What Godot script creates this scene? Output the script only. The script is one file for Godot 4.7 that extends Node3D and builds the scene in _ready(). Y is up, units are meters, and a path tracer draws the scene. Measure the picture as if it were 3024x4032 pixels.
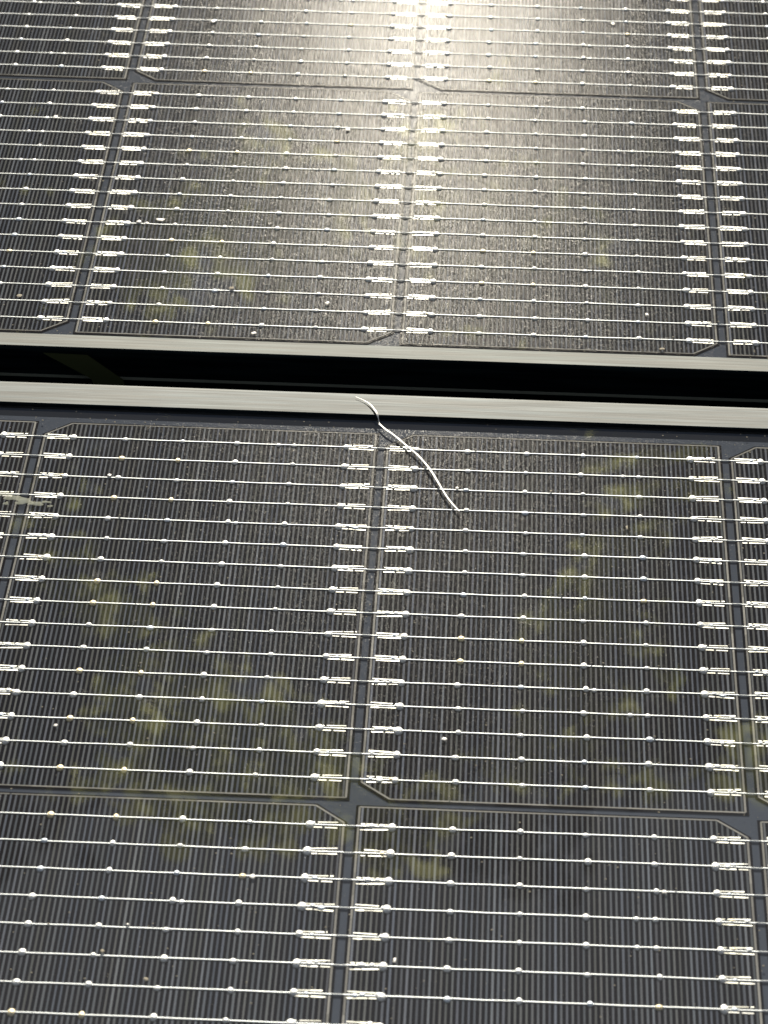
extends Node3D
# Two framed solar panels lie edge to edge on dark ground; low sun ahead of the viewer. Lengths below are metres; MM turns millimetres into metres.

const MM := 0.001
const CELL_W := 91.0       # half-cut cell, along x
const CELL_L := 182.0      # along z
const PITCH_X := 92.7
const PITCH_Z := 184.0
const GLASS_Y := 0.5       # mm over the cells
const FRAME_Y := 1.6
const FRAME_LOW := -32.0
const BARS := 16
const COLS := 11           # columns run from -COLS to COLS - 1
const ROWS := 6

var rng := RandomNumberGenerator.new()
var used := {}
var m := {}
var wafers := {}
var grids := {}
var bars := []

# ---------------------------------------------------------------- helpers
func numbered(called: String) -> String:
	var n: int = used.get(called, 0)
	used[called] = n + 1
	return called if n == 0 else "%s_%03d" % [called, n]

func tag(o: Node, label := "", category := "", group := "", kind := "") -> void:
	if label: o.set_meta("label", label)
	if category: o.set_meta("category", category)
	if group: o.set_meta("group", group)
	if kind: o.set_meta("kind", kind)

func thing(called: String, label: String, category: String, at := Vector3.ZERO, group := "") -> Node3D:
	var o := Node3D.new()
	o.name = numbered(called)
	add_child(o)
	o.position = at
	tag(o, label, category, group)
	return o

func part(called: String, mesh: Mesh, material: Material, parent: Node, at := Vector3.ZERO) -> MeshInstance3D:
	var o := MeshInstance3D.new()
	o.name = called if parent != self else numbered(called)
	o.mesh = mesh
	if material: o.material_override = material
	o.position = at
	parent.add_child(o, true)
	return o

func start() -> SurfaceTool:
	var st := SurfaceTool.new()
	st.begin(Mesh.PRIMITIVE_TRIANGLES)
	return st

func tri(st: SurfaceTool, a: Vector3, b: Vector3, c: Vector3, n: Vector3, col := Color.WHITE) -> void:
	var pts := [a, b, c]
	if (b - a).cross(c - a).dot(n) > 0.0: pts = [a, c, b]   # front faces run clockwise
	for p: Vector3 in pts:
		st.set_color(col)
		st.set_normal(n)
		st.set_uv(Vector2(p.x, p.z))
		st.add_vertex(p)

func quad(st: SurfaceTool, a: Vector3, b: Vector3, c: Vector3, d: Vector3, n: Vector3, col := Color.WHITE) -> void:
	tri(st, a, b, c, n, col)
	tri(st, a, c, d, n, col)

# a flat strip from a to b (mm, in the plane y), w wide
func strip(st: SurfaceTool, a: Vector2, b: Vector2, w: float, y: float, col := Color.WHITE) -> void:
	var d := (b - a).normalized()
	var s := Vector2(-d.y, d.x) * w * 0.5
	var f := func(p: Vector2) -> Vector3: return Vector3(p.x, y, p.y) * MM
	quad(st, f.call(a + s), f.call(b + s), f.call(b - s), f.call(a - s), Vector3.UP, col)

# a low rounded ridge along x (a flattened wire)
func wire(st: SurfaceTool, x0: float, x1: float, z: float, w: float, y: float, h: float, wobble := 0.0) -> void:
	var n := 6
	var steps := maxi(1, int((x1 - x0) / 6.0)) if wobble > 0.0 else 1
	var zs := []
	for k in steps + 1: zs.append(z + (rng.randf_range(-wobble, wobble) if k > 0 and k < steps else 0.0))
	for k in steps:
		var xa := lerpf(x0, x1, float(k) / steps)
		var xb := lerpf(x0, x1, float(k + 1) / steps)
		for i in n:
			var t0 := PI * i / n
			var t1 := PI * (i + 1) / n
			var q := []
			for e in [[xa, zs[k], t0], [xb, zs[k + 1], t0], [xb, zs[k + 1], t1], [xa, zs[k], t1]]:
				var t: float = e[2]
				var zz: float = e[1]
				var xx: float = e[0]
				q.append([Vector3(xx, y + sin(t) * h, zz - cos(t) * w * 0.5) * MM, Vector3(0, sin(t) * w * 0.5, -cos(t) * h).normalized()])
			for ids in [[0, 1, 2], [0, 2, 3]]:
				var a: Vector3 = q[ids[0]][0]
				var b: Vector3 = q[ids[1]][0]
				var c: Vector3 = q[ids[2]][0]
				var nn: Vector3 = q[ids[0]][1] + q[ids[1]][1] + q[ids[2]][1]
				var order := [ids[0], ids[1], ids[2]] if (b - a).cross(c - a).dot(nn) < 0.0 else [ids[0], ids[2], ids[1]]
				for j in order:
					st.set_color(Color(0.52, 0.55, 0.59))
					st.set_normal(q[j][1])
					st.set_uv(Vector2.ZERO)
					st.add_vertex(q[j][0])

# a low dome (solder drop)
func dome(st: SurfaceTool, x: float, z: float, rx: float, rz: float, y: float, h: float, col := Color.WHITE, seg := 10) -> void:
	var ring := func(k: int, i: int) -> Vector3:
		var lift := sin(PI * 0.5 * k / 2.0)
		var out := cos(PI * 0.5 * k / 2.0)
		var a := TAU * i / seg
		return Vector3(x + cos(a) * rx * out, y + lift * h, z + sin(a) * rz * out) * MM
	for k in 2:
		for i in seg:
			var a: Vector3 = ring.call(k, i)
			var b: Vector3 = ring.call(k, i + 1)
			var c: Vector3 = ring.call(k + 1, i + 1)
			var d: Vector3 = ring.call(k + 1, i)
			var n := Vector3((a.x + b.x) * 0.5 - x * MM, (rx + rz) * 0.5 * MM * (0.25 + k), (a.z + b.z) * 0.5 - z * MM).normalized()
			if k == 0: quad(st, a, b, c, d, n, col)
			else: tri(st, a, b, c, n, col)

# profile: closed list of (z, y) in mm going round the section; swept along x from x0 to x1
func rail(profile: PackedVector2Array, x0: float, x1: float, along_z := false) -> ArrayMesh:
	var st := start()
	var mid := Vector2.ZERO
	for p in profile: mid += p / profile.size()
	var put := func(x: float, p: Vector2) -> Vector3:
		return Vector3(p.x, p.y, x) * MM if along_z else Vector3(x, p.y, p.x) * MM
	var run := 0.0
	for i in profile.size():
		var a := profile[i]
		var b := profile[(i + 1) % profile.size()]
		var e := (b - a)
		var n2 := Vector2(-e.y, e.x).normalized()
		if not Geometry2D.is_point_in_polygon((a + b) * 0.5 - n2 * 0.01, profile): n2 = -n2
		var n := Vector3(n2.x, n2.y, 0) if along_z else Vector3(0, n2.y, n2.x)
		var p := [put.call(x0, a), put.call(x1, a), put.call(x1, b), put.call(x0, b)]
		var uv := [Vector2(x0, run), Vector2(x1, run), Vector2(x1, run + e.length()), Vector2(x0, run + e.length())]
		run += e.length()
		for ids in [[0, 1, 2], [0, 2, 3]]:
			var pa: Vector3 = p[ids[0]]
			var pb: Vector3 = p[ids[1]]
			var pc: Vector3 = p[ids[2]]
			var order := [ids[0], ids[1], ids[2]] if (pb - pa).cross(pc - pa).dot(n) < 0.0 else [ids[0], ids[2], ids[1]]
			for j in order:
				st.set_color(Color.WHITE)
				st.set_normal(n)
				st.set_uv(uv[j] * MM)
				st.add_vertex(p[j])
	var caps := Geometry2D.triangulate_polygon(profile)
	for end in [x0, x1]:
		for i in range(0, caps.size(), 3):
			var n := (Vector3(0, 0, 1) if along_z else Vector3(1, 0, 0)) * (1.0 if end == x1 else -1.0)
			tri(st, put.call(end, profile[caps[i]]), put.call(end, profile[caps[i + 1]]), put.call(end, profile[caps[i + 2]]), n)
	st.generate_tangents()
	return st.commit()

func noise_texture(size: int, freq: float, low: Color, high: Color, seed_: int, octaves := 3, stretch := 1.0) -> ImageTexture:
	var n := FastNoiseLite.new()
	n.seed = seed_
	n.frequency = freq
	n.noise_type = FastNoiseLite.TYPE_SIMPLEX
	n.fractal_octaves = octaves
	var im := Image.create(size, size, false, Image.FORMAT_RGB8)
	for y in size:
		for x in size:
			var fx := float(x) / size
			var v := 0.0
			# blended at the borders so that it tiles
			var a := n.get_noise_2d(x / stretch, y)
			var b := n.get_noise_2d((x - size) / stretch, y)
			v = lerpf(a, b, smoothstep(0.8, 1.0, fx))
			im.set_pixel(x, y, low.lerp(high, clampf(v * 0.9 + 0.5, 0.0, 1.0)))
	return ImageTexture.create_from_image(im)

func white_noise(size: int, low: float, high: float, power: float, seed_: int) -> ImageTexture:
	var r := RandomNumberGenerator.new()
	r.seed = seed_
	var im := Image.create(size, size, false, Image.FORMAT_RGB8)
	for y in size:
		for x in size:
			var v := lerpf(low, high, pow(r.randf(), power))
			im.set_pixel(x, y, Color(v, v, v))
	return ImageTexture.create_from_image(im)

# unevenness of a textured surface: every texel leans its own way by a small random slope (stored eight times too steep)
func lean_texture(size: int, slope: float, seed_: int) -> ImageTexture:
	var r := RandomNumberGenerator.new()
	r.seed = seed_
	var im := Image.create(size, size, false, Image.FORMAT_RGB8)
	for y in size:
		for x in size:
			im.set_pixel(x, y, Color(clampf(0.5 + r.randfn() * slope * 4.0, 0.0, 1.0), clampf(0.5 + r.randfn() * slope * 4.0, 0.0, 1.0), 1.0))
	return ImageTexture.create_from_image(im)

func textured(s: StandardMaterial3D, leans: Texture2D) -> void:
	s.normal_enabled = true
	s.normal_texture = leans
	s.normal_scale = 0.125
	s.uv1_triplanar = true
	s.uv1_scale = Vector3(9, 9, 9)

func lin(r: float, g: float, b: float) -> Color:
	return Color(r, g, b).linear_to_srgb()

func mat(color: Color, rough: float, metal := 0.0, spec := 0.5) -> StandardMaterial3D:
	var s := StandardMaterial3D.new()
	s.albedo_color = color
	s.roughness = rough
	s.metallic = metal
	s.metallic_specular = spec
	return s

# ---------------------------------------------------------------- materials
func make_materials() -> void:
	var leans := lean_texture(1024, 0.055, 11)
	var cell_tones := [lin(0.003, 0.004, 0.010), lin(0.004, 0.004, 0.009), lin(0.002, 0.004, 0.011)]
	m.cell = []
	for c: Color in cell_tones:
		var s := mat(c, 0.145, 0.0, 0.0215)
		textured(s, leans)
		m.cell.append(s)
	m.finger = mat(Color.WHITE, 0.145, 0.0, 0.0215)
	textured(m.finger, leans)
	m.finger.vertex_color_use_as_albedo = true
	m.silver = mat(lin(0.86, 0.90, 0.93), 0.45, 0.3)
	m.silver.vertex_color_use_as_albedo = true
	m.backsheet = mat(lin(0.075, 0.092, 0.128), 0.145, 0.0, 0.0215)
	textured(m.backsheet, leans)
	m.glass = mat(Color(1, 1, 1, 0.02), 0.012)
	m.glass.transparency = BaseMaterial3D.TRANSPARENCY_ALPHA
	# anodised frame, drawn lengthwise: fine streaks along the profile
	var streaks := noise_texture(512, 0.2, Color(0.9, 0.9, 0.9), Color(1, 1, 1), 5, 4, 40.0)
	m.frame = mat(lin(0.0195, 0.030, 0.038), 1.0, 1.0, 0.5)
	m.frame.albedo_texture = streaks
	m.frame.detail_enabled = true
	m.frame.detail_blend_mode = BaseMaterial3D.BLEND_MODE_MUL
	m.frame.detail_albedo = noise_texture(512, 0.02, Color(0.60, 0.62, 0.63), Color(1, 1, 1), 8, 5, 4.0)
	var streaks_rough := noise_texture(512, 0.22, Color(0.60, 0.60, 0.60), Color(0.67, 0.67, 0.67), 6, 4, 40.0)
	m.frame.roughness_texture = streaks_rough
	m.frame.uv1_scale = Vector3(6.0, 30.0, 1)
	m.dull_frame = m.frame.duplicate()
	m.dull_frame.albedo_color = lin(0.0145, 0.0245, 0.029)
	m.ridge = mat(lin(0.11, 0.12, 0.10), 0.6)  # paler than the frame, in place of light caught by the ridge
	m.thread = mat(lin(0.84, 0.87, 0.90), 0.45, 0.0, 0.5)
	m.speck = mat(lin(0.9, 0.9, 0.89), 0.5)
	for k in ["thread", "speck"]:
		m[k].backlight_enabled = true
		m[k].backlight = Color(0.5, 0.5, 0.5)
	m.tan_speck = mat(lin(0.42, 0.38, 0.30), 0.9)
	m.smear = mat(Color(0.74, 0.76, 0.70, 0.42), 0.9)
	m.smear.transparency = BaseMaterial3D.TRANSPARENCY_ALPHA
	m.reflection_strip = mat(lin(0.036, 0.042, 0.018), 0.7, 0.0, 0.2)  # olive of a stray reflection, given to the added strip
	m.ground = mat(Color.WHITE, 0.95, 0.0, 0.2)
	m.ground.albedo_texture = noise_texture(512, 0.03, lin(0.035, 0.034, 0.026), lin(0.085, 0.085, 0.055), 21, 5)
	m.ground.uv1_scale = Vector3(0.5, 0.5, 1)
	m.bark = mat(Color.WHITE, 0.95)
	m.bark.albedo_texture = noise_texture(256, 0.06, lin(0.05, 0.04, 0.03), lin(0.16, 0.13, 0.10), 31, 4, 0.3)
	m.leaf = mat(Color.WHITE, 0.55, 0.0, 0.4)
	m.leaf.vertex_color_use_as_albedo = true
	m.leaf.backlight_enabled = true
	m.leaf.backlight = Color(1.27, 1.27, 1.15)
	m.dark_leaf = mat(Color.WHITE, 0.6, 0.0, 0.3)
	m.dark_leaf.vertex_color_use_as_albedo = true

# ---------------------------------------------------------------- cell pieces (origin: the cell's far left corner, x to the right, z towards the viewer)
const CHAMFER := 7.3

# how far the long edges are cut back at x; side: which side is chamfered (-1 left, 1 right)
func cut(x: float, side: int, inset := 0.0) -> float:
	var from_edge := x if side < 0 else CELL_W - x
	return maxf(inset, CHAMFER + inset * 1.4142 - from_edge)

func wafer(side: int) -> ArrayMesh:
	if not wafers.has(side):
		var poly := outline(side, 0.0)
		var st := start()
		var c := Vector3(CELL_W * 0.5, 0, CELL_L * 0.5) * MM
		for i in poly.size():
			var a := Vector3(poly[i].x, 0, poly[i].y) * MM
			var b := Vector3(poly[(i + 1) % poly.size()].x, 0, poly[(i + 1) % poly.size()].y) * MM
			tri(st, c, a, b, Vector3.UP)
			var n := (b - a).cross(Vector3.UP).normalized()
			if n.dot((a + b) * 0.5 - c) < 0: n = -n
			var down := Vector3(0, -0.18, 0) * MM
			quad(st, a, b, b + down, a + down, n)
		wafers[side] = st.commit()
	return wafers[side]

func outline(side: int, e: float) -> PackedVector2Array:
	var k := CHAMFER + e * 0.4142
	var x0 := e
	var x1 := CELL_W - e
	var z0 := e
	var z1 := CELL_L - e
	if side < 0:
		return PackedVector2Array([Vector2(k, z0), Vector2(x1, z0), Vector2(x1, z1), Vector2(k, z1), Vector2(x0, z1 - k + x0), Vector2(x0, z0 + k - x0)])
	return PackedVector2Array([Vector2(x0, z0), Vector2(CELL_W - k, z0), Vector2(x1, z0 + k - e), Vector2(x1, z1 - k + e), Vector2(CELL_W - k, z1), Vector2(x0, z1)])

func grid(side: int, variant: int) -> ArrayMesh:
	var key := side * 10 + variant
	if not grids.has(key):
		rng.seed = 500 + variant
		var st := start()
		var n := 72
		for i in n:
			var x := 1.55 + (CELL_W - 3.1) * i / (n - 1.0)
			var tone := rng.randf_range(0.11, 0.175)
			if rng.randf() < 0.12: tone *= 1.35
			var w := 0.47 + rng.randf_range(-0.05, 0.07)
			var cool := clampf(0.5 + 0.6 * sin(x * 0.55 + variant * 2.1) * sin(x * 0.17 + variant) + rng.randf_range(-0.3, 0.3), 0.0, 1.0)  # bluish bands: moire glints painted into the finger colour
			var col := Color(tone * 0.93, tone, tone * 1.08).lerp(Color(tone * 0.82, tone * 0.95, tone * 1.25), cool)
			var c := cut(x, side, 1.0)
			strip(st, Vector2(x, c), Vector2(x, CELL_L - c), w, 0.05, col)
		var poly := outline(side, 0.85)
		for i in poly.size():
			var a := poly[i]
			var b := poly[(i + 1) % poly.size()]
			var long := a.distance_to(b)
			var d := (b - a) / long
			# broken into lengths whose brightness varies a little
			var pieces := maxi(1, int(long / 9.0))
			for k in pieces:
				var t := rng.randf_range(0.26, 0.46)
				strip(st, a + d * long * k / pieces, a + d * long * (k + 1) / pieces, 0.5, 0.10 + 0.01 * (i % 2), Color(t, t, t * 0.97))
		grids[key] = st.commit()
	return grids[key]

func bar_z(k: int) -> float:
	return 8.97 + 10.94 * k

func glint() -> Color:  # coloured glints painted onto the solder points
	var t := rng.randf()
	return Color(1.0, 0.86, 0.58) if t < 0.12 else Color(0.80, 0.88, 1.0) if t < 0.24 else Color.WHITE

# one busbar with its forked end pads and solder points, lying along x with its middle line at z = 0
func bar(variant: int) -> ArrayMesh:
	while bars.size() <= variant:
		rng.seed = 900 + bars.size()
		var st := start()
		wire(st, 0.4, CELL_W - 0.4, 0.0, 0.55, 0.12, 0.12, 0.09)
		# bare length that bridges the gap to the next cell
		wire(st, CELL_W - 0.4, PITCH_X + 0.4, rng.randf_range(-0.15, 0.15), 0.5, -0.05, 0.3)
		for s in [-1, 1]:
			var inner := 8.6
			var outer := rng.randf_range(1.2, 2.2)
			var xi := inner if s < 0 else CELL_W - inner
			var xo := outer if s < 0 else CELL_W - outer
			var lean := rng.randf_range(-0.3, 0.3)
			for edge in [-1, 1]:
				var za: float = edge * rng.randf_range(0.85, 1.05) + lean * 0.3
				var zb: float = edge * rng.randf_range(1.0, 1.35) + lean
				var t0 := 0.0
				while t0 < 0.97:
					var t1 := minf(1.0, t0 + rng.randf_range(0.12, 0.5))
					var bright := rng.randf_range(0.2, 0.75)
					strip(st, Vector2(lerpf(xi, xo, t0), lerpf(za, zb, t0)), Vector2(lerpf(xi, xo, t1), lerpf(za, zb, t1)), rng.randf_range(0.28, 0.6), 0.16, Color(bright, bright, bright * rng.randf_range(0.85, 1.0)))
					t0 = t1 + (rng.randf_range(0.02, 0.10) if rng.randf() < 0.45 else 0.0)
			for j in 4:
				if rng.randf() < 0.5:
					var t := (j + rng.randf_range(0.1, 0.6)) / 4.0
					dome(st, lerpf(xi, xo, t), lean + rng.randf_range(-0.5, 0.5), rng.randf_range(0.5, 1.0), rng.randf_range(0.6, 1.15), 0.18, 0.10, glint())
			dome(st, xi, rng.randf_range(-0.1, 0.35), rng.randf_range(0.9, 1.25), rng.randf_range(1.4, 1.9), 0.17, 0.15)
		for x in [22.6, 38.0, 53.2, 68.4]:
			dome(st, x + rng.randf_range(-0.4, 0.4), rng.randf_range(-0.2, 0.4), rng.randf_range(0.7, 1.05), rng.randf_range(0.9, 1.5), 0.17, 0.14, glint())
		if rng.randf() < 0.3:
			dome(st, rng.randf_range(14.0, 78.0), rng.randf_range(-0.3, 0.4), 0.7, 1.0, 0.17, 0.12)
		bars.append(st.commit())
	return bars[variant]

var merged_bars: ArrayMesh
func all_bars() -> ArrayMesh:
	if merged_bars == null:
		var st := start()
		for k in BARS:
			st.append_from(bar(k % 8), 0, Transform3D(Basis(), Vector3(0, 0, bar_z(k) * MM)))
		merged_bars = st.commit()
	return merged_bars

# ---------------------------------------------------------------- a panel: near_z and far_z are the ends of its cell field
func panel(label: String, far_z: float, flip: int, shift: float, far_profile: PackedVector2Array, near_profile: PackedVector2Array, detailed: Array, frame_material: Material) -> void:
	var p := thing("solar_panel", label, "solar panel", Vector3(shift, 0, 0) * MM)
	var x0 := -COLS * PITCH_X - 11.0
	var x1 := COLS * PITCH_X + 11.0
	var rails := [rail(far_profile, x0 - 13.0, x1 + 13.0), rail(near_profile, x0 - 13.0, x1 + 13.0)]
	for r: ArrayMesh in rails: part("frame_rail", r, frame_material, p)
	var ridge := near_profile[near_profile.size() - 1].x > 0.0
	if not ridge:
		var e := 0.0
		for q in near_profile: e = q.x if e == 0.0 else maxf(e, q.x)
		part("drip_ridge", rail(PackedVector2Array([Vector2(e, -6.9), Vector2(e + 0.7, -7.0), Vector2(e + 0.8, -7.4), Vector2(e, -7.7)]), x0 - 12.0, x1 + 12.0), m.ridge, p)
	var zf := -1e9
	var zn := 1e9
	for q in far_profile: zf = maxf(zf, q.x)
	for q in near_profile: zn = minf(zn, q.x)
	for s in [-1, 1]:
		var a := x0 if s < 0 else x1
		var prof := PackedVector2Array([Vector2(a, FRAME_Y), Vector2(a + s * 12.2, FRAME_Y), Vector2(a + s * 13.0, FRAME_Y - 0.8), Vector2(a + s * 13.0, FRAME_LOW), Vector2(a + s * 11.0, FRAME_LOW), Vector2(a + s * 11.0, -1.5), Vector2(a, -1.5)])
		part("frame_rail", rail(prof, zf + 0.05, zn - 0.05, true), frame_material, p)
	var st := start()
	quad(st, Vector3(x0, GLASS_Y, zf - 2) * MM, Vector3(x1, GLASS_Y, zf - 2) * MM, Vector3(x1, GLASS_Y, zn + 2) * MM, Vector3(x0, GLASS_Y, zn + 2) * MM, Vector3.UP)
	part("glass", st.commit(), m.glass, p)
	var back := BoxMesh.new()
	back.size = Vector3(x1 - x0, 0.6, zn - zf + 4) * MM
	part("backsheet", back, m.backsheet, p, Vector3((x0 + x1) * 0.5, -0.5, (zf + zn) * 0.5) * MM)
	rng.seed = 40 + flip
	var toss := RandomNumberGenerator.new()
	toss.seed = 77 + flip
	for row in ROWS:
		var side := flip if row % 2 == 0 else -flip
		for col in range(-COLS, COLS):
			var at := Vector3(col * PITCH_X + (PITCH_X - CELL_W) * 0.5, 0, far_z + row * PITCH_Z + (0.0 if row == 0 else 0.0)) * MM
			var c := part("cell", wafer(side), m.cell[toss.randi() % 3], p, at)
			var g := part("finger_grid", grid(side, toss.randi() % 3), m.finger, c)
			tag(g, "", "", "", "stuff")
			if row in detailed and col >= -3 and col < 3:
				for k in BARS:
					part("busbar", bar(toss.randi() % 12), m.silver, c, Vector3(0, 0, bar_z(k)) * MM)
			else:
				tag(part("busbars", all_bars(), m.silver, c), "", "", "", "stuff")

# ---------------------------------------------------------------- small things
func tube(points: PackedVector3Array, radii: PackedFloat32Array, seg := 7, flat := 1.0) -> ArrayMesh:
	var st := start()
	st.set_smooth_group(0)
	var rings := []
	for i in points.size():
		var d := (points[mini(i + 1, points.size() - 1)] - points[maxi(i - 1, 0)]).normalized()
		var side := d.cross(Vector3(0.13, 0.98, 0.1)).normalized()
		var up := side.cross(d)
		var ring := []
		for k in seg:
			var a := TAU * k / seg
			ring.append(points[i] + (side * cos(a) + up * sin(a) * flat) * radii[i])
		rings.append(ring)
	for i in points.size() - 1:
		for k in seg:
			var k2 := (k + 1) % seg
			var a: Vector3 = rings[i][k]
			var b: Vector3 = rings[i + 1][k]
			var c: Vector3 = rings[i + 1][k2]
			var e: Vector3 = rings[i][k2]
			for q in [[a, b, c], [a, c, e]]:
				var mid: Vector3 = (points[i] + points[i + 1]) * 0.5
				var out: Vector3 = (q[0] + q[1] + q[2]) / 3.0 - mid
				var order := [0, 1, 2] if (q[1] - q[0]).cross(q[2] - q[0]).dot(out) < 0.0 else [0, 2, 1]
				for j in order:
					st.set_uv(Vector2(k / float(seg), i * 0.3))
					st.add_vertex(q[j])
	st.index()
	st.generate_normals()
	return st.commit()

func smooth(points: PackedVector3Array, radii: PackedFloat32Array, each := 5) -> Array:
	var p := PackedVector3Array()
	var r := PackedFloat32Array()
	for i in points.size() - 1:
		for k in each:
			var t := float(k) / each
			p.append(points[i].cubic_interpolate(points[i + 1], points[maxi(i - 1, 0)], points[mini(i + 2, points.size() - 1)], t))
			r.append(lerpf(radii[i], radii[i + 1], t))
	p.append(points[points.size() - 1])
	r.append(radii[radii.size() - 1])
	return [p, r]

# an uneven lump a few tenths of a millimetre to some millimetres across
func lump(rx: float, rz: float, h: float, seed_: int, rough := 0.3) -> ArrayMesh:
	var r := RandomNumberGenerator.new()
	r.seed = seed_
	var st := start()
	st.set_smooth_group(0)
	var seg := 12
	var wob := []
	for k in seg: wob.append(1.0 + r.randf_range(-rough, rough))
	var ring := func(level: int, k: int) -> Vector3:
		var w: float = wob[k % seg]
		var f: float = [1.0, 0.85, 0.5, 0.0][level]
		var y: float = [0.0, 0.5, 0.88, 1.0][level]
		return Vector3(cos(TAU * k / seg) * rx * f * w, y * h, sin(TAU * k / seg) * rz * f * w) * MM
	for level in 3:
		for k in seg:
			var a: Vector3 = ring.call(level, k)
			var b: Vector3 = ring.call(level, k + 1)
			var c: Vector3 = ring.call(level + 1, k + 1)
			var d: Vector3 = ring.call(level + 1, k)
			for q in ([[a, b, c], [a, c, d]] if level < 2 else [[a, b, c]]):
				var out: Vector3 = (q[0] + q[1] + q[2]) / 3.0 + Vector3(0, 0.1 * MM, 0)
				var order := [0, 1, 2] if (q[1] - q[0]).cross(q[2] - q[0]).dot(out) < 0.0 else [0, 2, 1]
				for j in order: st.add_vertex(q[j])
	st.index()
	st.generate_normals()
	return st.commit()

func small_things() -> void:
	# the white strand: over the far frame of the near panel and down on its glass
	var y1 := FRAME_Y + 0.35
	var y2 := GLASS_Y + 0.35
	var pts := PackedVector3Array([Vector3(-8.1, y1, -17.2), Vector3(-5.9, y1, -15.4), Vector3(-3.9, y1 + 0.1, -12.8), Vector3(-2.5, y1 + 0.1, -9.6), Vector3(-1.8, y1, -7.4), Vector3(-1.4, FRAME_Y - 0.2, -5.9), Vector3(-1.1, y2, -4.6), Vector3(-0.7, y2, -3.2), Vector3(1.2, y2, -0.1), Vector3(3.0, y2, 2.2), Vector3(7.0, y2, 8.6), Vector3(10.3, y2, 14.1), Vector3(13.6, y2 + 0.1, 21.7), Vector3(16.3, y2 + 0.1, 30.0), Vector3(18.9, y2, 37.5), Vector3(21.7, y2, 43.5)])
	var rad := PackedFloat32Array([0.10, 0.17, 0.26, 0.48, 0.52, 0.14, 0.14, 0.42, 0.5, 0.46, 0.5, 0.46, 0.46, 0.42, 0.42, 0.36])
	for i in pts.size():
		pts[i] *= MM
		rad[i] *= 0.72 * MM
	var s := smooth(pts, rad)
	rng.seed = 88
	for i in s[1].size(): s[1][i] *= rng.randf_range(0.78, 1.12)
	tag(part("strand", tube(s[0], s[1], 12, 0.18), m.thread, self), "thin curved white strand lying over the frame edge onto the near panel", "strand")
	# added olive strip, a stray reflection made solid, against the far panel's outer wall
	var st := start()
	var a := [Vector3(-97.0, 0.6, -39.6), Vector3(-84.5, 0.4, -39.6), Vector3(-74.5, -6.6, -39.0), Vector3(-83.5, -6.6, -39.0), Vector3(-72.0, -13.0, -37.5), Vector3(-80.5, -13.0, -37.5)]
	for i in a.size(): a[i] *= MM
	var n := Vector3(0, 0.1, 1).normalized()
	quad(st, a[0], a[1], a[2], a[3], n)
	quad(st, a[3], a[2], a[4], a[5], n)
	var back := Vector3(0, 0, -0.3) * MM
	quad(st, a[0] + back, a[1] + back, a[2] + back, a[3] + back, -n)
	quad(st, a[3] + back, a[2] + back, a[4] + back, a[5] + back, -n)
	tag(part("olive_reflection", st.commit(), m.reflection_strip, self), "dim olive slanting strip added for a stray reflection in the dark gap between the panels", "leaf")
	# specks on the glass: where (x, z), size (x, z), material, label
	var specks := [
		[-67.7, -288.8, 0.9, 1.3, 0, "white speck right of the far panel's left cell seam at the top"],
		[-111.4, -205.0, 0.8, 1.2, 0, "white speck on the dark left side of the far panel"],
		[-78.1, -129.1, 0.9, 1.0, 0, "leftmost white flake of the short row on the far panel"],
		[-75.5, -128.0, 0.7, 0.8, 0, "smallest middle flake of the short row on the far panel"],
		[-71.7, -130.9, 1.5, 0.9, 0, "longest white flake at the end of the short row"],
		[-71.5, 30.1, 0.6, 0.8, 0, "white speck above the third busbar near the panel's left smear"],
		[-72.1, 155.1, 0.7, 0.7, 0, "white speck in the lower left of the near panel's upper cells"],
		[20.5, 154.8, 0.7, 0.8, 0, "bluish white speck low in the middle cell of the near panel"],
		[-21.2, 215.4, 0.75, 0.9, 0, "bright round white speck left of the lower cell seam"],
		[71.4, 215.4, 0.7, 0.8, 0, "white speck on the lower right cell of the near panel"],
		[11.9, 245.8, 0.45, 1.1, 0, "slim upright white speck right of the lower cell seam"],
		[20.9, 30.4, 0.5, 0.7, 0, "small white speck just above the white strand's lower end"],
		[-41.5, 256.2, 0.6, 0.8, 1, "tan crumb lowest on the near panel's left cell"],
		[-52.0, 246.5, 0.6, 0.7, 1, "dull tan crumb left of the lowest crumb"],
		[-18.9, -78.1, 0.7, 1.1, 0, "white speck left of the far panel's middle seam"],
		[-47.2, -85.7, 0.8, 1.0, 1, "pale tan crumb inside the olive reflection of the far panel"],
		[-38.8, -57.0, 0.8, 0.9, 0, "white flake just above the far panel's near frame"],
		[77.1, -55.9, 1.0, 0.7, 1, "tan fleck above the frame on the far panel's right side"],
		[45.7, 30.1, 0.4, 0.5, 1, "tiny tan fleck in the dark middle cell"],
		[-47.4, 236.0, 0.4, 0.5, 0, "tiny white dot above the tan crumbs"],
		[-18.6, -203.0, 0.8, 1.3, 0, "white speck inside the sun's glare"],
		[66.3, -298.5, 0.8, 1.1, 0, "white speck right of the sun's glare at the top"],
		[-107.8, -76.0, 0.9, 1.2, 1, "tan crumb near the far panel's left edge of view"],
		[73.2, -77.8, 0.6, 0.9, 0, "white speck on the far panel's dark right cell"],
		[65.6, 48.4, 0.3, 1.2, 1, "slim tan fibre upright in the near panel's right olive reflection"],
	]
	for i in specks.size():
		var e: Array = specks[i]
		var o := part("speck" if e[4] == 0 else "crumb", lump(e[2] * 0.85, e[3] * 0.85, 0.1, 300 + i), m.speck if e[4] == 0 else m.tan_speck, self, Vector3(e[0], GLASS_Y + 0.02, e[1]) * MM)
		tag(o, e[5], "speck" if e[4] == 0 else "crumb", "specks and crumbs on the glass")
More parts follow.
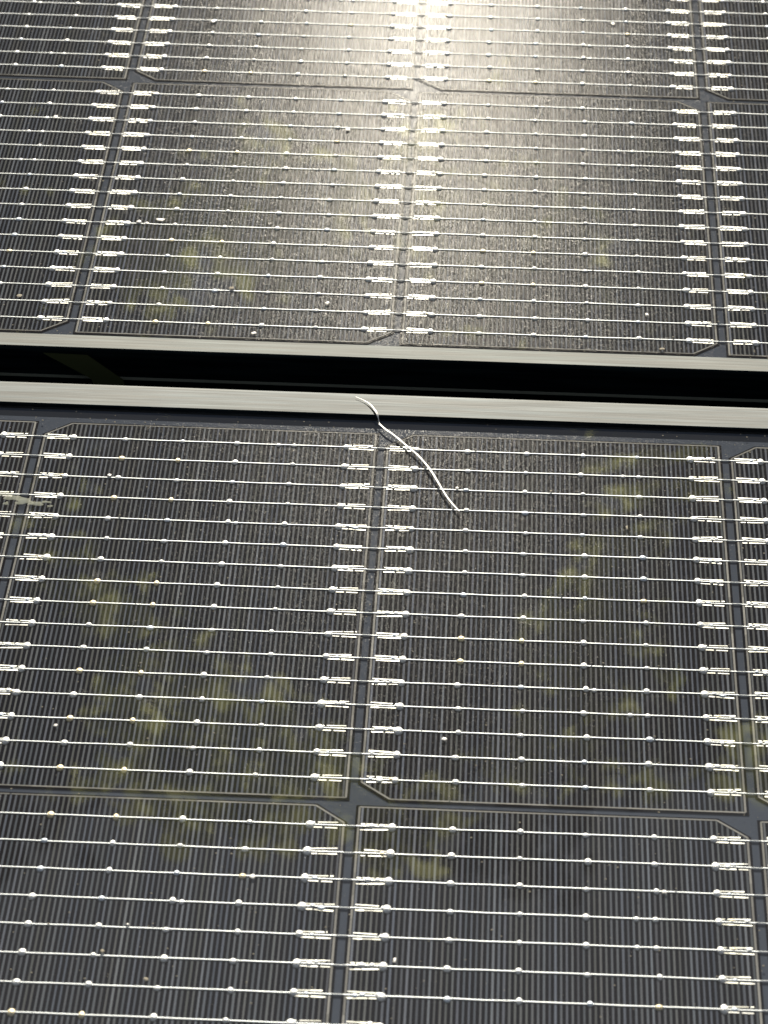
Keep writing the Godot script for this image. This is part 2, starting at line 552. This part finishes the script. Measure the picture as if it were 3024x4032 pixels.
	# dried smear at the left
	var smear := thing("dried_smear", "grey green dried smear across the left cell seam of the near panel", "smear", Vector3(-93.0, GLASS_Y + 0.02, 46.0) * MM)
	var blots := [[-6.0, -3.4, 3.2, 1.1], [-2.2, -1.6, 2.6, 1.3], [0.6, 0.2, 2.4, 1.7], [3.8, 1.2, 1.9, 1.0], [6.2, 0.2, 1.3, 0.7], [7.6, 2.4, 0.8, 0.7], [-3.8, 1.6, 0.7, 0.9]]
	for i in blots.size():
		var b: Array = blots[i]
		part("blot", lump(b[2], b[3], 0.07, 700 + i, 0.45), m.smear, smear, Vector3(b[0], 0.003 * i, b[1]) * MM)
	# fine dust all over the glass
	var dust_mesh := lump(0.22, 0.22, 0.2, 950)
	var mm := MultiMesh.new()
	mm.transform_format = MultiMesh.TRANSFORM_3D
	mm.mesh = dust_mesh
	mm.instance_count = 3600
	rng.seed = 5151
	for i in mm.instance_count:
		var z := rng.randf_range(-330.0, 300.0)
		if z > -48.0 and z < -5.0: z = rng.randf_range(-57.0, -51.5) if rng.randf() < 0.6 else rng.randf_range(-6.0, 1.0)
		var k := rng.randf_range(0.3, 1.0)
		k = k * k * k * 1.3
		mm.set_instance_transform(i, Transform3D(Basis().rotated(Vector3.UP, rng.randf() * TAU).scaled(Vector3(k, k * 0.7, k)), Vector3(rng.randf_range(-160, 150), GLASS_Y + 0.02, z) * MM))
	var dust := MultiMeshInstance3D.new()
	dust.name = "dust"
	dust.multimesh = mm
	dust.material_override = m.tan_speck
	add_child(dust)
	tag(dust, "fine pale dust scattered over the glass of both panels", "dust", "", "stuff")

# ---------------------------------------------------------------- trees beyond the panels, seen as reflections in the glass
func leaf_mesh(long: float, wide: float) -> ArrayMesh:
	var st := start()
	var rim := [Vector3(0, 0, 0), Vector3(-0.5, 0.05, 0.35), Vector3(-0.38, 0.05, 0.7), Vector3(0, -0.04, 1.0), Vector3(0.38, 0.05, 0.7), Vector3(0.5, 0.05, 0.35)]
	for i in range(1, 5):
		var a: Vector3 = rim[0]
		var b: Vector3 = rim[i]
		var c: Vector3 = rim[i + 1]
		var k := Vector3(wide, wide, long)
		tri(st, a * k, b * k, c * k, (b - a).cross(c - a).normalized() * (1.0 if (b - a).cross(c - a).y > 0 else -1.0))
	return st.commit()

var sun_from: Vector3
func in_sun_path(p: Vector3, r: float) -> bool:
	var rel := p - Vector3(0, 0, -0.05)
	var along := rel.dot(sun_from)
	return along > 0.0 and (rel - sun_from * along).length() < r

func tree(label: String, foot: Vector3, top: Vector3, clumps: Array, leaf: ArrayMesh, material: Material, tones: Array, per: int, seed_: int, clear: float) -> void:
	var t := thing("tree", label, "tree", foot)
	rng.seed = seed_
	var rel_top := top - foot
	var s := smooth(PackedVector3Array([Vector3.ZERO, rel_top * 0.35 + Vector3(0.12, 0, 0.05), rel_top * 0.7 + Vector3(-0.08, 0, 0), rel_top]), PackedFloat32Array([0.17, 0.13, 0.09, 0.03]))
	part("trunk", tube(s[0], s[1], 10), m.bark, t)
	var every := maxi(1, clumps.size() / 9)
	for n in range(0, clumps.size(), every):
		var c: Array = clumps[n]
		var at: Vector3 = c[0] - foot
		var h := clampf((at.y - 0.6) / rel_top.y, 0.25, 0.9)
		var root := rel_top * h
		var mid := root.lerp(at, 0.5) + Vector3(0, -0.12, 0)
		var clear_limb := true
		for k in 9:
			if in_sun_path(foot + root.lerp(at, k / 8.0), clear): clear_limb = false
		if clear_limb:
			var l := smooth(PackedVector3Array([root, mid, at]), PackedFloat32Array([0.03, 0.016, 0.006]), 4)
			part("limb", tube(l[0], l[1], 6), m.bark, t)
	var where := []
	for c: Array in clumps:
		var r: Vector3 = c[1]
		for i in int(per * c[2]):
			var d := Vector3(rng.randfn(), rng.randfn(), rng.randfn()) * 0.5
			if d.length() > 1.25: continue
			var p: Vector3 = c[0] + d * r
			if in_sun_path(p, clear * rng.randf_range(1.0, 1.35)): continue
			where.append(p)
	var mm := MultiMesh.new()
	mm.transform_format = MultiMesh.TRANSFORM_3D
	mm.use_colors = true
	mm.mesh = leaf
	mm.instance_count = where.size()
	for i in where.size():
		var b := Basis.from_euler(Vector3(rng.randf_range(-0.2, 1.3), rng.randf() * TAU, rng.randf_range(-0.7, 0.7))).scaled(Vector3.ONE * rng.randf_range(0.7, 1.25))
		mm.set_instance_transform(i, Transform3D(b, where[i] - foot))
		var c0: Color = tones[0]
		var c1: Color = tones[1]
		mm.set_instance_color(i, c0.lerp(c1, rng.randf()))
	var crown := MultiMeshInstance3D.new()
	crown.name = "crown"
	crown.multimesh = mm
	crown.material_override = material
	t.add_child(crown)
	tag(crown, "", "", "", "stuff")

func trees() -> void:
	var olive := [Color(0.44, 0.47, 0.23), Color(0.66, 0.68, 0.40)]
	var dark := [Color(0.018, 0.024, 0.024), Color(0.040, 0.045, 0.034)]
	var broad := leaf_mesh(0.155, 0.10)
	var small := leaf_mesh(0.08, 0.048)
	rng.seed = 3
	var left_sprays := [[-1.09, 4.90, 0.087], [-0.98, 4.74, 0.116], [-0.84, 4.61, 0.102], [-0.66, 4.54, 0.116], [-0.64, 4.73, 0.102], [-0.46, 4.60, 0.102], [-0.46, 4.77, 0.073],
		[-1.29, 5.67, 0.087], [-1.38, 5.86, 0.087], [-1.18, 5.86, 0.073], [-1.27, 6.00, 0.073], [-1.11, 6.12, 0.087], [-1.03, 6.20, 0.073], [-0.85, 6.25, 0.058], [-1.14, 6.40, 0.073], [-0.92, 6.53, 0.087], [-0.70, 6.49, 0.087], [-0.51, 6.60, 0.073], [-0.81, 6.74, 0.087], [-0.64, 6.79, 0.073], [-0.28, 6.77, 0.087]]
	var right_sprays := [[-0.25, 4.50, 0.116], [-0.04, 4.58, 0.131], [0.03, 4.75, 0.087], [0.16, 4.56, 0.131], [0.28, 4.69, 0.073], [0.12, 4.82, 0.087], [0.32, 4.85, 0.058],
		[0.54, 5.36, 0.087], [0.62, 5.52, 0.073], [0.57, 5.64, 0.087], [0.56, 5.81, 0.058], [0.49, 5.90, 0.073], [0.43, 6.04, 0.073], [0.52, 6.13, 0.058], [0.36, 6.12, 0.058], [0.36, 6.28, 0.073], [0.28, 6.48, 0.073], [0.13, 6.50, 0.073], [0.03, 6.45, 0.058], [-0.08, 6.71, 0.087], [-0.19, 6.86, 0.073], [0.78, 5.37, 0.058], [0.48, 6.43, 0.058]]
	var left := []
	for p in left_sprays: left.append([Vector3(p[0], p[1], -10.0), Vector3(p[2], p[2], 0.12) * (1.3 if p[1] < 5.0 else 1.2), 3.0 if p[1] < 5.0 else 1.3])
	for i in 45: left.append([Vector3(rng.randf_range(-1.75, -0.1), rng.randf_range(4.3, 6.7), -9.95), Vector3(0.2, 0.2, 0.05), 1.2])
	for i in 9: left.append([Vector3(rng.randf_range(-3.6, -1.9), rng.randf_range(4.4, 7.4), -10.1), Vector3(0.5, 0.45, 0.4), 9.0])
	tree("pale olive leaved tree left of the sun, mirrored in the panels", Vector3(-2.7, -0.036, -10.4), Vector3(-2.4, 7.3, -10.2), left, broad, m.leaf, olive, 18, 61, 0.34)
	var right := []
	for p in right_sprays: right.append([Vector3(p[0], p[1], -10.0), Vector3(p[2], p[2], 0.12) * (1.3 if p[1] < 5.0 else 1.2), 3.0 if p[1] < 5.0 else 1.3])
	for i in 45: right.append([Vector3(rng.randf_range(-0.2, 1.35), rng.randf_range(4.3, 6.5), -9.95), Vector3(0.2, 0.2, 0.05), 1.2])
	for i in 9: right.append([Vector3(rng.randf_range(1.5, 3.4), rng.randf_range(4.4, 7.4), -10.1), Vector3(0.5, 0.45, 0.4), 9.0])
	tree("pale olive leaved tree right of the sun, mirrored in the panels", Vector3(2.4, -0.036, -10.4), Vector3(2.1, 7.3, -10.2), right, broad, m.leaf, olive, 18, 62, 0.34)
	# a darker tree nearer by; the paler ones show through the openings of its crown
	var near := []
	var eye := Vector3(0.026, -0.51, 0.964)
	for i in 1250:
		var p := Vector3(rng.randf_range(-2.2, 1.9), lerpf(2.2, 4.62, pow(rng.randf(), 1.15)), -6.5 + rng.randf_range(-0.12, 0.12))
		if p.y > 4.3 + 0.25 * sin(p.x * 5.0 + 1.0): continue
		var q := eye + (p - eye) * (10.964 / (0.964 - p.z))
		var open := false
		for o: Array in left_sprays + right_sprays:
			if Vector2(q.x - o[0], q.y - o[1]).length() < o[2] * (1.15 if o[1] < 5.0 else 0.9) + 0.10: open = true
		if not open: near.append([p, Vector3(0.12, 0.11, 0.12), 1.0])
	tree("dark leaved tree with openings in its crown, mirrored in the panels", Vector3(2.6, -0.036, -6.8), Vector3(1.6, 4.6, -6.6), near, small, m.dark_leaf, dark, 46, 63, 0.28)

# ---------------------------------------------------------------- the scene
func _ready() -> void:
	var cam := Camera3D.new()
	cam.name = "camera"
	cam.transform = Transform3D(Basis(Vector3(0.999092, 0.020454, -0.037368), Vector3(-0.036027, 0.873808, -0.484935), Vector3(0.022734, 0.485841, 0.873752)), Vector3(0.025954, 0.511301, 0.963516))
	# a long lens focused on the near panel's upper cells; far reflections fall out of focus
	var lens := CameraAttributesPhysical.new()
	lens.frustum_focal_length = 94.13
	lens.frustum_focus_distance = 1.07
	lens.exposure_aperture = 42.0
	lens.frustum_near = 0.02
	lens.frustum_far = 500.0
	cam.attributes = lens
	add_child(cam)

	var env := Environment.new()
	env.background_mode = Environment.BG_SKY
	var sky_mat := ProceduralSkyMaterial.new()
	sky_mat.sky_top_color = Color(0.60, 0.62, 0.65)
	sky_mat.sky_horizon_color = Color(0.70, 0.71, 0.71)
	sky_mat.sky_curve = 0.25
	sky_mat.sun_angle_max = 3.0
	sky_mat.ground_bottom_color = Color(0.2, 0.19, 0.17)
	sky_mat.ground_horizon_color = Color(0.5, 0.5, 0.48)
	sky_mat.sky_energy_multiplier = 0.58
	var sky := Sky.new()
	sky.sky_material = sky_mat
	env.sky = sky
	env.tonemap_mode = Environment.TONE_MAPPER_LINEAR
	env.tonemap_exposure = 1.8
	env.sdfgi_enabled = true
	env.ssao_enabled = true
	env.ssil_enabled = true
	var we := WorldEnvironment.new()
	we.name = "surroundings"
	we.environment = env
	add_child(we)

	var sun_elev := deg_to_rad(20.3)
	var sun_az := deg_to_rad(-1.0)
	sun_from = Vector3(sin(sun_az) * cos(sun_elev), sin(sun_elev), -cos(sun_az) * cos(sun_elev))
	var sun := DirectionalLight3D.new()
	sun.name = "sun"
	sun.light_energy = 1.4
	sun.light_color = Color(1.0, 0.96, 0.88)
	sun.light_angular_distance = 0.5
	sun.shadow_enabled = true
	add_child(sun)
	sun.look_at_from_position(sun_from * 20.0, Vector3.ZERO)

	make_materials()
	var ground := PlaneMesh.new()
	ground.size = Vector2(400, 400)
	var g := part("ground", ground, m.ground, self, Vector3(0, -0.0365, 0))
	m.ground.uv1_scale = Vector3(200, 200, 1)
	tag(g, "dark bare ground under the panels", "", "", "structure")

	# section of the frame: (z, y) in mm. The side that faces the gap carries a small drip ridge.
	var far_inner := -7.4
	var far_outer := -20.3
	var far_of_near := PackedVector2Array([Vector2(far_inner, FRAME_Y - 0.25), Vector2(far_inner - 0.3, FRAME_Y), Vector2(-13.4, FRAME_Y), Vector2(far_outer + 1.5, FRAME_Y - 0.06), Vector2(far_outer + 0.4, FRAME_Y - 0.2), Vector2(far_outer, FRAME_Y - 0.6), Vector2(far_outer, FRAME_LOW), Vector2(far_outer + 2.0, FRAME_LOW), Vector2(far_outer + 2.0, -1.5), Vector2(far_inner, -1.5)])
	var n_in := -49.9
	var n_out := -41.3
	var near_of_far := PackedVector2Array([Vector2(n_in, FRAME_Y - 0.25), Vector2(n_in + 0.3, FRAME_Y), Vector2(n_out - 0.8, FRAME_Y), Vector2(n_out - 0.2, FRAME_Y - 0.25), Vector2(n_out, FRAME_Y - 0.9), Vector2(n_out, FRAME_LOW), Vector2(n_out - 2.0, FRAME_LOW), Vector2(n_out - 2.0, -1.5), Vector2(n_in, -1.5)])
	var end_z := ROWS * PITCH_Z + 4.0
	var near_of_near := PackedVector2Array([Vector2(end_z, FRAME_Y), Vector2(end_z + 12.2, FRAME_Y), Vector2(end_z + 13.0, FRAME_Y - 0.8), Vector2(end_z + 13.0, FRAME_LOW), Vector2(end_z + 11.0, FRAME_LOW), Vector2(end_z + 11.0, -1.5), Vector2(end_z, -1.5)])
	var start_z := -53.7 - ROWS * PITCH_Z - 2.0
	var far_of_far := PackedVector2Array([Vector2(start_z, FRAME_Y), Vector2(start_z - 12.2, FRAME_Y), Vector2(start_z - 13.0, FRAME_Y - 0.8), Vector2(start_z - 13.0, FRAME_LOW), Vector2(start_z - 11.0, FRAME_LOW), Vector2(start_z - 11.0, -1.5), Vector2(start_z, -1.5)])
	panel("near solar panel with the white strand on it, below the dark gap", 0.0, -1, 0.0, far_of_near, near_of_near, [0, 1, 2], m.frame)
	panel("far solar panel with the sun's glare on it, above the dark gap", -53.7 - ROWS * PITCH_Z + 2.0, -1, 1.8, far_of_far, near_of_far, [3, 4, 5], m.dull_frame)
	trees()
	small_things()
